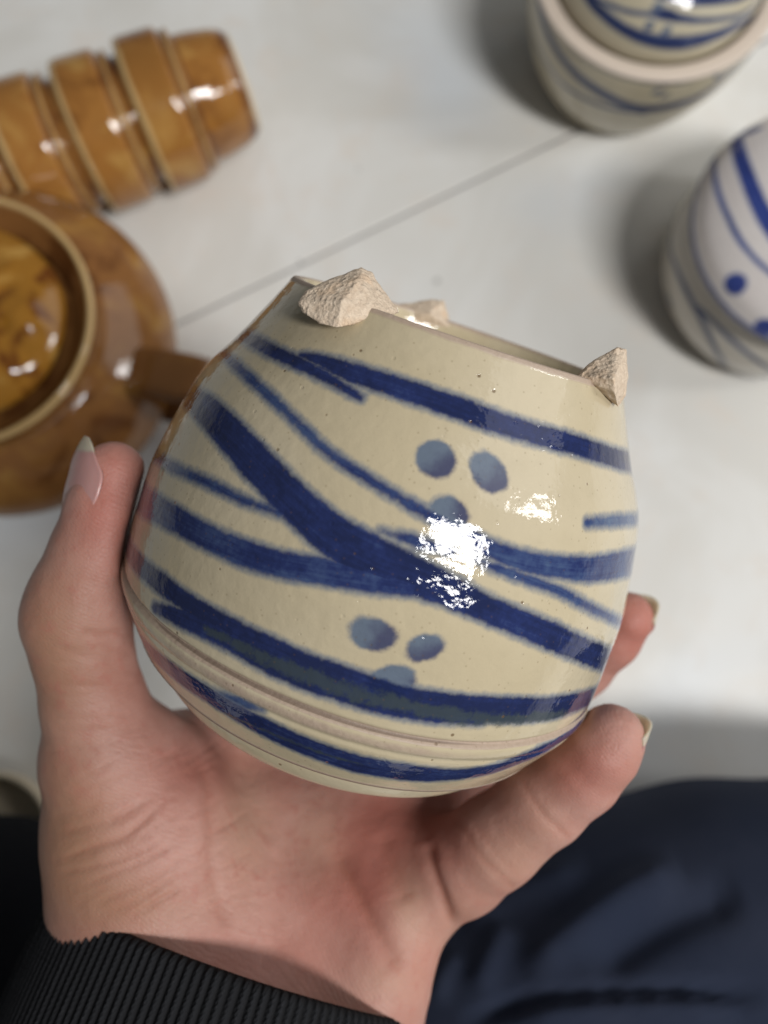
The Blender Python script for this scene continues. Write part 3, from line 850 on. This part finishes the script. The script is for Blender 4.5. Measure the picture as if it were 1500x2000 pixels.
blush = np.clip(blob(225, 930, 70, 110) * 0.75 + blob(225, 1080, 60, 80) * 0.35 + blob(760, 1600, 90, 90) * 0.9 + blob(720, 1720, 70, 120) * 0.7 + blob(420, 1500, 130, 70) * 0.7 + blob(640, 1740, 120, 100) * 0.45
                + blob(1130, 1500, 90, 60) * 0.8 + blob(1240, 1230, 90, 90) * 0.9 + blob(800, 1880, 60, 60) * 0.4 + blob(880, 1660, 60, 60) * 0.6 + blob(480, 1880, 200, 50) * 0.4 + blob(190, 1010, 40, 60) * 0.4, 0, 1)
tan = np.clip(blob(100, 1280, 90, 200) * 0.9 + blob(130, 1650, 110, 160) + blob(260, 1770, 140, 60) * 0.6 + blob(900, 1830, 70, 100) * 0.4, 0, 1)
pale = np.clip(blob(480, 1600, 55, 130) * 0.8 + blob(620, 1640, 60, 90) * 0.6 + blob(1000, 1680, 90, 70) * 0.6 + blob(800, 1780, 40, 90) * 0.8 + blob(1060, 1600, 50, 50) * 0.3 + blob(760, 1920, 60, 50) * 0.6, 0, 1)

W0 = np.array(at(450, 1900, .18))
person = empty('person', tuple(W0), 'person in black knit sleeve and navy trousers holding a blue-striped pot', 'person')
mesh_np('hand', HV - W0, HF, M_SKIN, person, attrs=dict(blush=blush, tan=tan, pale=pale, crease=crease))
hand = bpy.data.objects['hand']


# fingernails
def nail(rows, label=None):
    """rows: list of world cross-section polylines from root to tip"""
    G = np.array([catmull(np.array(r), 5) for r in rows]); k = G.shape[1]
    G = np.stack([catmull(G[:, j], 5) for j in range(k)], 1); n = G.shape[0]
    top = G.reshape(-1, 3); i = np.arange(n - 1)[:, None] * k; j = np.arange(k - 1)[None]
    F_ = np.stack([i + j, i + j + 1, i + k + j + 1, i + k + j], -1).reshape(-1, 4)
    o = mesh_np('fingernail', top - W0, F_, M_NAIL, hand, attrs=dict(tip=np.repeat(np.linspace(0, 1, n), k)))
    sd = o.modifiers.new('thickness', 'SOLIDIFY'); sd.thickness = 0.0005; sd.offset = 0
    return o


rows = []
for (cx, cy, r, p0, p1) in ((204, 1030, 74, -20, 44), (205, 1014, 80, -34, 58), (207, 985, 83, -40, 73), (211, 955, 83, -40, 79), (216, 925, 80, -40, 79), (219, 900, 77, -38, 69), (221, 880, 71, -32, 59), (224, 863, 65, -22, 46), (227, 852, 60, -8, 26)):
    row = []
    for q_, ph in enumerate(np.linspace(math.radians(p0), math.radians(p1), 7)):
        rz_ = r - 3.5 - 4.5 * (q_ / 6) ** 3
        row.append(at(cx - r * math.cos(ph), cy + 4 * math.sin(ph), .1565 - rz_ * math.sin(ph) * .157 / FPX))
    rows.append(row)
nail(rows)


def back_nail(tip, back, width, length, over, sag, side):
    """a nail on the far side of a finger: tip centre (world), unit axis towards the tip, unit sideways, back normal"""
    ax, sd, bn = back
    rows = []
    for f in np.linspace(-1, 1, 6):
        row = []
        wd = width * (1 - 0.25 * max(0, f) ** 2)
        for u in np.linspace(-1, 1, 7):
            ln = f * length / 2 + over * (f + 1) / 2 - 0.0022 * u * u * max(0, f) ** 2
            row.append(np.asarray(tip) + ax * ln + sd * (u * wd / 2) + bn * (sag * (1 - u * u) - 0.0012 * max(0, f)))
        rows.append(row)
    nail(rows)


def unit(v): return np.asarray(v) / np.linalg.norm(v)


for chain, shift in ((little, (.0030, .0052)), (ring, (.0026, .0046)), (middle, (.002, .004)), (index, (.002, .004))):
    a3 = unit(np.array(chain[-1][:3]) - np.array(chain[-3][:3])); view = unit(np.array(chain[-1][:3]) - LC)
    # the nail faces away from the pot
    bn = unit(np.array(chain[-1][:3]) - POT_C); bn = unit(bn * 0.75 + view * 0.55); bn = unit(bn - a3 * (bn @ a3)); sd = np.cross(a3, bn)
    r_ = chain[-1][3]
    back_nail(np.array(chain[-1][:3]) + bn * (r_ * 0.56) + a3 * r_ * 0.12, (a3, sd, bn), r_ * 1.55, 0.0085, 0.0014, r_ * 0.36, 0)

# ------------------------------------------------------------------ sleeve with ribbed cuff
ctr0 = np.array(at(468, 1862, .180)); side = unit(np.array(at(800, 1976, .178)) - np.array(at(102, 1736, .178)))
viewv = unit(ctr0 - LC)
axis = unit(np.cross(viewv, side)); axis = axis if axis[1] < 0 else -axis
axis = unit(axis + 0.10 * viewv)
up = unit(np.cross(side, axis)); up = up if up @ viewv < 0 else -up
NR = 150


def tube(rows, seg, ribs, ribamp, L, r0, phase=0.0):
    th = np.linspace(0, 2 * np.pi, seg, endpoint=False)
    V = []; rib = []; st = []
    for s_, sc_, ra in rows:
        wv_ = 0.9 * hash_noise(np.stack([np.cos(th) * 9, np.sin(th) * 9, 0 * th + s_ * 22], -1), 17)
        rb = (0.5 + 0.5 * np.cos(ribs * th + wv_)) ** 0.7 * (0.8 + 0.2 * hash_noise(np.stack([np.cos(th) * 30, np.sin(th) * 30, 0 * th + s_ * 60], -1), 18))
        rad = sc_ + ra * ribamp * (rb - 0.5)
        cs, sn = np.cos(th), np.sin(th)
        bow = 0.011 * (cs ** 2) * 0
        P = ctr0 + axis * s_ + side * ((r0[0] + rad) * cs)[:, None] + up * ((r0[1] + rad) * sn)[:, None]
        V.append(P); rib.append(rb * ra)
        st.append(np.abs(np.sin(s_ * 2200 + ribs * th)) * rb)
    V = np.array(V); n = len(rows)
    i = np.arange(n - 1)[:, None] * seg; j = np.arange(seg)[None]; j2 = (j + 1) % seg
    F_ = np.stack([i + j, i + j2, i + seg + j2, i + seg + j], -1).reshape(-1, 4)
    return V.reshape(-1, 3), F_, np.array(rib).ravel(), np.array(st).ravel()


rx0 = np.linalg.norm(np.array(at(800, 1976, .178)) - np.array(at(102, 1736, .178))) / 2 * 1.035
rows = [(0.020, -.0035, 0), (0.010, -.0032, 0), (0.002, -.0030, .1), (0.0004, -.0022, .2), (0.0, -.0012, .3), (0.0005, -.0003, .6)]
rows += [(s_, 0.0006 * math.sin(s_ * 90) + 0.0003, 1) for s_ in np.linspace(0.0014, 0.075, 120)]
V, F_, rib, st = tube(rows, NR * 10, NR, 0.0007, 0.06, (rx0, 0.034))
V = V + up * (hash_noise(V * 45, 8) * 0.0012)[:, None]
sleeve_rows = [(s_, 0.001 + 0.006 * min(1, (s_ - .07) / .02), 1) for s_ in np.linspace(0.0705, 0.22, 90)]
sv, sf, sr, ss = tube(sleeve_rows, 240, 60, 0.0, 0.2, (rx0, 0.036))
sv = sv + up * (hash_noise(sv * 28, 9) * 0.006)[:, None] + side * (hash_noise(sv * 30, 10) * 0.003)[:, None]
sleeve = mesh_np('jacket_sleeve', sv - W0, sf, M_KNIT, person, attrs=dict(rib=sr * 0.6, stitch=ss))
mesh_np('cuff', V - W0, F_, M_KNIT, sleeve, attrs=dict(rib=rib, stitch=st))


# ------------------------------------------------------------------ trousers: thigh on the right, thigh on the left
def leg(path, radii, folds, seed, seg=260, per=60, amp=0.004):
    P = catmull(np.array([np.r_[p, r] for p, r in zip(path, radii)]), per)
    c = P[:, :3]; rr = P[:, 3]; t = np.gradient(c, axis=0); t /= np.linalg.norm(t, axis=1, keepdims=True)
    ref = np.array([0, 0, 1.0]); n1 = np.cross(t, ref); n1 /= np.linalg.norm(n1, axis=1, keepdims=True); n2 = np.cross(n1, t)
    th = np.linspace(0, 2 * np.pi, seg, endpoint=False)
    V = c[:, None] + rr[:, None, None] * (np.cos(th)[None, :, None] * n1[:, None] + np.sin(th)[None, :, None] * n2[:, None])
    n = len(c); V = V.reshape(-1, 3)
    nn = V - np.repeat(c, seg, 0); nn /= np.linalg.norm(nn, axis=1, keepdims=True)
    q = to_px(V); d = hash_noise(V * np.array([14, 14, 14]), seed) * amp + hash_noise(V * 34, seed + 1) * amp * 0.35
    for pts, wd, dp in folds:
        Q = catmull(np.array(pts, float), 6); Q3 = np.c_[Q, np.zeros(len(Q))]
        dist, par = seg_dist(np.c_[q[:, :2], np.zeros(len(q))], Q3[:-1], Q3[1:])
        d += np.exp(-(dist / wd) ** 2) * np.clip(np.sin(np.pi * par) * 2, 0, 1) * dp * 0.6 * (nn @ unit(LC - c.mean(0)) > 0)
    V = V + nn * d[:, None]
    i = np.arange(n - 1)[:, None] * seg; j = np.arange(seg)[None]; j2 = (j + 1) % seg
    F_ = np.stack([i + j, i + j2, i + seg + j2, i + seg + j], -1).reshape(-1, 4)
    return V, F_


folds = [([(1020, 1900), (1120, 1820), (1230, 1740), (1330, 1690)], 34, 0.006), ([(900, 1800), (1000, 1740), (1150, 1690)], 30, 0.004), ([(930, 1940), (960, 1860), (990, 1800)], 26, 0.004),
         ([(1150, 1900), (1300, 1800), (1450, 1740)], 40, -0.005), ([(900, 2000), (1050, 1950), (1300, 1935), (1500, 1940)], 16, -0.006), ([(1000, 1990), (1200, 1960), (1450, 1970)], 28, 0.004), ([(850, 1960), (870, 1900), (900, 1860)], 18, 0.003)]
v1, f1 = leg([at(560, 2330, .30), at(900, 2190, .29), at(1250, 2060, .285), at(1600, 1990, .29), at(2000, 1960, .31)], [.080, .086, .0865, .084, .078], folds, 4)
v2, f2 = leg([at(-420, 1930, .30), at(-150, 1965, .30), at(60, 2010, .30), at(300, 2100, .30), at(600, 2330, .31)], [.06, .066, .068, .07, .07], [], 14)
mesh_np('trousers', v1 - W0, f1, M_TROUSER, person)
mesh_np('jacket_front', v2 - W0, f2, M_BLACK, person)


# ------------------------------------------------------------------ jars
def turned_part(name, prof, n, seg, mat, parent, painter=None, bare=None, wob=None):
    p = profile_dense(prof, n); V, F = lathe_vf(p, seg, wob)
    A = painter.attributes(V) if painter else dict(ink=np.full(len(V), 9.), dot=np.full(len(V), 9.), tone=np.zeros(len(V)), iron=np.zeros(len(V)))
    A['bare'] = bare(np.hypot(V[:, 0], V[:, 1]), V[:, 2]) if bare else np.zeros(len(V))
    return mesh_np(name, V, F, mat, parent, attrs=A)


# lidded jar with a wide bare rim, at the top right
c = at_z(1287, -66, 0.066); mj = Matrix.Translation((c[0], c[1], 0))
jar = empty('lidded_jar', mj, 'buff jar with wide bare rim and blue-banded lid, at the top photo edge', 'jar', 'blue and white lidded jars on the floor')
jb = np.array([1.09, 1]) * catmull(np.array([(0.034, 0.0), (0.038, 0.004), (0.0445, 0.018), (0.0495, 0.036), (0.0515, 0.048), (0.0518, 0.058), (0.0515, 0.064)]), 8)
jt = Turned(mj, jb)
jt.stroke([(1045, -30, 16), (1068, 60, 18), (1115, 135, 20), (1180, 185, 24), (1250, 212, 26), (1320, 205, 26), (1380, 180, 20), (1440, 130, 14)], (0.9, 0.5))
jt.stroke([(1068, 125, 8), (1100, 165, 12), (1150, 196, 14), (1205, 214, 12), (1260, 222, 8)], (0.4, 0))
jt.stroke([(1055, -40, 8), (1100, 60, 8), (1165, 125, 8), (1240, 155, 8), (1320, 162, 8), (1400, 140, 7)], (0.6, 0.4))
jt.dab(1282, 180, 9, 8, 0, (0, 1)); jt.dab(1300, 164, 8, 8, 0, (0, 1)); jt.dab(1298, 186, 10, 7, 0, (0, 1))
jprof = np.vstack([[(0.001, 0.004), (0.028, 0.004), (0.030, 0.0)], jb, [(0.0568, 0.0665), (0.0552, 0.0672), (0.0495, 0.0668), (0.0487, 0.0655), (0.048, 0.05), (0.03, 0.02), (0.001, 0.015)]])
turned_part('body', jprof, 150, 220, M_JAR, jar, jt, bare=lambda r, z: ((z > 0.0652) & (r > 0.047)) * 1.0)
jlid = np.array([1.155, 1]) * catmull(np.array([(0.0405, 0.063), (0.0412, 0.0665), (0.0408, 0.071), (0.0375, 0.078), (0.030, 0.086), (0.02, 0.0915), (0.010, 0.094)]), 8)
lt = Turned(mj, jlid)
lt.stroke([(1130, -30, 12), (1165, 15, 18), (1215, 55, 20), (1270, 78, 24), (1330, 84, 26), (1390, 72, 20), (1450, 45, 14), (1490, 15, 10)], (0.6, 0.4))
lt.stroke([(1175, 3, 8), (1225, 22, 8), (1275, 28, 10), (1300, 28, 22), (1330, 36, 14), (1380, 40, 10), (1440, 32, 8)], (0.4, 0.4))
lt.stroke([(1290, -20, 30), (1350, -10, 36), (1430, -15, 36), (1480, -30, 30)], (0.2, 0.4))
lt.dab(1284, 15, 12, 10, 0, (0, 1)); lt.dab(1268, 50, 10, 9, 0, (0, 1)); lt.dab(1302, 60, 10, 9, 0, (0, 1))
turned_part('lid', np.vstack([[(0.0455, 0.058), (0.0465, 0.062)], jlid, [(0.004, 0.0948), (0.0005, 0.095)]]), 90, 200, M_JAR, jar, lt)

# white lidded jar at the right edge
c = at_z(1600, 448, 0.060); mj2 = Matrix.Translation((c[0], c[1], 0))
jar2 = empty('lidded_jar', mj2, 'pale jar with round blue dots on its white lid, at the right edge', 'jar', 'blue and white lidded jars on the floor')
wb = catmull(np.array([(0.040, 0.0), (0.047, 0.003), (0.0530, 0.014), (0.0555, 0.028), (0.0550, 0.040), (0.0515, 0.050), (0.050, 0.056)]), 8)
wt = Turned(mj2, wb)
wt.stroke([(1312, 500, 10), (1330, 545, 14), (1352, 590, 16), (1375, 635, 16), (1402, 690, 15), (1430, 735, 12)], (0.7, 0.7))
wt.stroke([(1352, 590, 8), (1385, 620, 11), (1430, 665, 12), (1480, 705, 12), (1530, 735, 12)], (0, 0.6))
wt.dab(1308, 588, 8, 12, 0, (0, 1)); wt.dab(1300, 465, 7, 9, 0, (0, 1)); wt.dab(1488, 738, 14, 8, 10, (0, 1))
turned_part('body', np.vstack([[(0.001, 0.003), (0.03, 0.003), (0.032, 0.0)], wb, [(0.047, 0.058), (0.045, 0.05), (0.03, 0.02), (0.001, 0.015)]]), 130, 220, M_JAR2, jar2, wt)
wl = catmull(np.array([(0.0545, 0.0560), (0.0558, 0.0585), (0.0552, 0.0620), (0.0515, 0.0690), (0.041, 0.077), (0.028, 0.083), (0.014, 0.086), (0.006, 0.0868)]), 8)
wlt = Turned(mj2, wl)
th = np.linspace(0, 2 * np.pi, 60); wlt.strokes.append((wlt.snap(th, 0 * th + 0.0585), 0 * th + 0.0028, 0.9))
wlt.stroke([(1395, 285, 8), (1396, 340, 9), (1406, 385, 10), (1425, 430, 11), (1442, 464, 11), (1470, 500, 9), (1500, 528, 9), (1540, 560, 8)], (0.3, 0.3))
wlt.stroke([(1448, 235, 14), (1438, 262, 22), (1444, 300, 26), (1460, 345, 28), (1480, 395, 30), (1505, 440, 32), (1540, 490, 30)], (0, 0.3))
wlt.stroke([(1440, 262, 20), (1462, 258, 20), (1482, 250, 14)])
for q in ((1436, 555, 21, 20), (1494, 640, 20, 22), (1548, 600, 20, 20), (1560, 300, 20, 20)):
    wlt.stroke([(q[0] - 1, q[1], 2 * q[2]), (q[0] + 1, q[1], 2 * q[2])])
turned_part('lid', np.vstack([[(0.044, 0.050), (0.0445, 0.0585), (0.0525, 0.0588), (0.054, 0.0565)], wl, [(0.0005, 0.087)]]), 110, 220, M_WHITE, jar2, wlt)

# ------------------------------------------------------------------ nested amber cups lying in a row
cA = at_z(280, 232, 0.0345); cB = at_z(55, 312, 0.0345)
ax = unit(cA - cB); ax[2] = 0; ax = unit(ax)
zc = np.array([0, 0, 1.0]); yc = np.cross(ax, zc)
cup_out = np.array([(0.0332, 0.0), (0.0345, 0.0006), (0.0348, 0.004), (0.0342, 0.0175), (0.0338, 0.0195), (0.0318, 0.0208), (0.0314, 0.0222), (0.0322, 0.0234), (0.0318, 0.0250), (0.0284, 0.0260),
                    (0.0276, 0.034), (0.0260, 0.043), (0.0240, 0.0485), (0.0222, 0.0500)])
cup_in = np.array([(0.0215, 0.0475), (0.0235, 0.043), (0.0258, 0.03), (0.0300, 0.012), (0.0322, 0.001)])
cprof = np.vstack([[(0.0003, 0.0462), (0.017, 0.0462)], [(0.0205, 0.0470)], cup_in[1:], cup_out, [(0.0212, 0.0500), (0.0205, 0.049), (0.017, 0.0487), (0.0003, 0.0487)]])


def make_cup(parent):
    p = profile_dense(cprof, 110); V, F = lathe_vf(p, 120)
    r = np.hypot(V[:, 0], V[:, 1]); z = V[:, 2]
    thin = np.maximum(np.exp(-((z - 0.001) / 0.0022) ** 2) * (r > 0.031), np.exp(-((z - 0.0236) / 0.0011) ** 2) * (r > 0.030) * 0.95)
    thin = np.maximum(thin, np.exp(-((z - 0.0190) / 0.0010) ** 2) * (r > 0.032) * 0.45)
    thin = thin - 0.75 * np.exp(-((z - 0.0214) / 0.0012) ** 2) * (r > 0.030) - 0.55 * np.exp(-((z - 0.0262) / 0.0012) ** 2) * (r > 0.026) - 0.6 * np.exp(-((z - 0.0478) / 0.0022) ** 2) * (r > 0.021) - 0.8 * (z < 0.02) * (r < 0.0325) * (z > 0.001)
    mesh_np('cup_body', V, F, M_AMBER, parent, attrs=dict(thin=thin))
    fp = np.array([(0.0150, 0.0485), (0.0152, 0.0508), (0.0165, 0.0518), (0.0195, 0.0519), (0.0214, 0.0514), (0.0222, 0.0502), (0.0218, 0.0490)])
    V, F = lathe_vf(profile_dense(fp, 20), 100); mesh_np('foot_ring', V, F, M_FOOT, parent)


def cup_matrix(dist, roll):
    m = Matrix.Identity(4); cr, sr = math.cos(roll), math.sin(roll)
    x_ = yc * cr + zc * sr; y_ = np.cross(ax, x_)
    o_ = cA - ax * dist
    for i in range(3): m[i][0] = x_[i]; m[i][1] = y_[i]; m[i][2] = ax[i]; m[i][3] = o_[i]
    return m


G = 'brown glazed cups nested on their sides'
cup0 = empty('cup', cup_matrix(0, 0.3), 'outermost amber cup with its pale foot showing, right end of the nested row', 'cup', G)
make_cup(cup0)
for k, lab in ((1, 'amber cup tucked straight into the mouth of the footed end cup'), (2, 'third amber cup from the footed end, just above the teapot rim'), (3, 'amber cup at the left photo edge, mostly hidden behind the teapot')):
    d = cup0.copy(); C.objects.link(d); d.matrix_world = cup_matrix(0.0300 * k + (0.001 if k == 2 else 0), 0.3 + 1.9 * k); d['label'] = lab
    for ch in list(cup0.children):
        e = ch.copy(); C.objects.link(e); e.parent = d

# ------------------------------------------------------------------ teapot
tc = at_z(-75, 622, 0.088); mt = Matrix.Translation((tc[0], tc[1], 0))
tea = empty('teapot', mt, 'round brown glazed teapot with a raised rim and mottled amber lid, at the left edge', 'teapot')
tb = np.vstack([[(0.0005, 0.003), (0.036, 0.003), (0.038, 0.0)], catmull(np.array([(0.042, 0.0), (0.052, 0.008), (0.0620, 0.022), (0.0700, 0.034), (0.0735, 0.044), (0.0730, 0.053), (0.0680, 0.0625), (0.060, 0.0705), (0.0525, 0.0755)]), 8), [(0.0505, 0.076), (0.035, 0.073), (0.03, 0.06), (0.0005, 0.05)]])
V, F = lathe_vf(profile_dense(tb, 120), 200)
mesh_np('body', V, F, M_AMBER_B, tea, attrs=dict(thin=0.12 * np.exp(-((V[:, 2] - 0.03) / 0.012) ** 2) * (hash_noise(np.c_[np.arctan2(V[:, 1], V[:, 0]) * 14, V[:, 2] * 40, V[:, 2] * 0], 3) * 0.5 + 0.5)))
rp = np.array([1.066, 1]) * catmull(np.array([(0.0484, 0.0755), (0.0476, 0.079), (0.0482, 0.0845), (0.0488, 0.0875), (0.0478, 0.0892), (0.0464, 0.0886), (0.0435, 0.0850), (0.0405, 0.0815), (0.0385, 0.079), (0.0375, 0.076)]), 6)
V, F = lathe_vf(rp, 180); r = np.hypot(V[:, 0], V[:, 1])
mesh_np('neck_rim', V, F, M_AMBER_B, tea, attrs=dict(thin=np.exp(-(np.hypot(r - 0.0512, V[:, 2] - 0.0886) / 0.0022) ** 2) * 1.1))
lp = np.array([1.13, 1]) * catmull(np.array([(0.0335, 0.0800), (0.0350, 0.0845), (0.0340, 0.0880), (0.0290, 0.0915), (0.0200, 0.0940), (0.0115, 0.0950), (0.0080, 0.0965), (0.0075, 0.0990)]), 12)


def lid_wob(r, z, T):
    X_ = np.stack([r * np.cos(T), r * np.sin(T), 0 * r], -1)
    rel = 0.0017 * hash_noise(X_ * 95 + 3.3, 31) + 0.0006 * hash_noise(X_ * 210, 32) + 0.0006 * np.cos(8 * T)
    return r + 0.0003 * np.sin(T * 5), z + np.where((r < .036) & (z > 0.085), rel * np.clip((0.036 - r) / 0.007, 0, 1), 0)


V, F = lathe_vf(lp, 200, lid_wob)
lid = mesh_np('lid', V, F, M_LID, tea, attrs=dict(thin=np.zeros(len(V))))
kp = catmull(np.array([(0.0078, 0.0980), (0.0095, 0.1015), (0.0115, 0.105), (0.0105, 0.1085), (0.006, 0.1105), (0.0004, 0.111)]), 6)
V, F = lathe_vf(kp, 60); mesh_np('knob', V, F, M_LID, lid, attrs=dict(thin=np.zeros(len(V))))
# strap handle standing out towards the held pot
hd = unit(np.array(at_z(420, 770, 0.055)) - np.array([tc[0], tc[1], 0.06])); hd[2] = 0; hd = unit(hd); hs = np.array([-hd[1], hd[0], 0])
hp = catmull(np.array([(0.064, 0.066), (0.078, 0.071), (0.093, 0.071), (0.102, 0.063), (0.105, 0.049), (0.098, 0.034), (0.087, 0.026), (0.058, 0.020)]), 10)
tg = np.gradient(hp, axis=0); tg /= np.linalg.norm(tg, axis=1, keepdims=True)
V = []; seg = 28
for (u, z), (du, dz) in zip(hp, tg):
    for t_ in np.linspace(0, 2 * np.pi, seg, endpoint=False):
        wv_, hv_ = 0.0105 * math.cos(t_), 0.0042 * math.sin(t_) * (1 + 0.25 * math.cos(2 * t_))
        V.append(hd * (u - dz * hv_) + hs * wv_ + np.array([0, 0, z + du * hv_]))
n = len(hp); i = np.arange(n - 1)[:, None] * seg; j = np.arange(seg)[None]; j2 = (j + 1) % seg
F = np.stack([i + j, i + j2, i + seg + j2, i + seg + j], -1).reshape(-1, 4)
mesh_np('handle', V, F, M_AMBER_B, tea, attrs=dict(thin=np.zeros(len(V))))

# ------------------------------------------------------------------ pale dish at the left edge, half under the leg
c = at_z(-22, 1632, 0.02); md = Matrix.Translation((c[0], c[1], 0))
bp = np.vstack([[(0.0005, 0.0), (0.02, 0.0)], catmull(np.array([(0.021, 0.001), (0.026, 0.012), (0.0275, 0.020)]), 6), [(0.0268, 0.0208), (0.0255, 0.0202)], catmull(np.array([(0.0245, 0.014), (0.02, 0.006), (0.0005, 0.004)]), 6)])
dish = empty('bowl', md, 'small pale bowl at the left edge, partly hidden by the black jacket', 'bowl')
V, F = lathe_vf(profile_dense(bp, 50), 90)
mesh_np('bowl_wall', V, F, M_FOOT, dish)
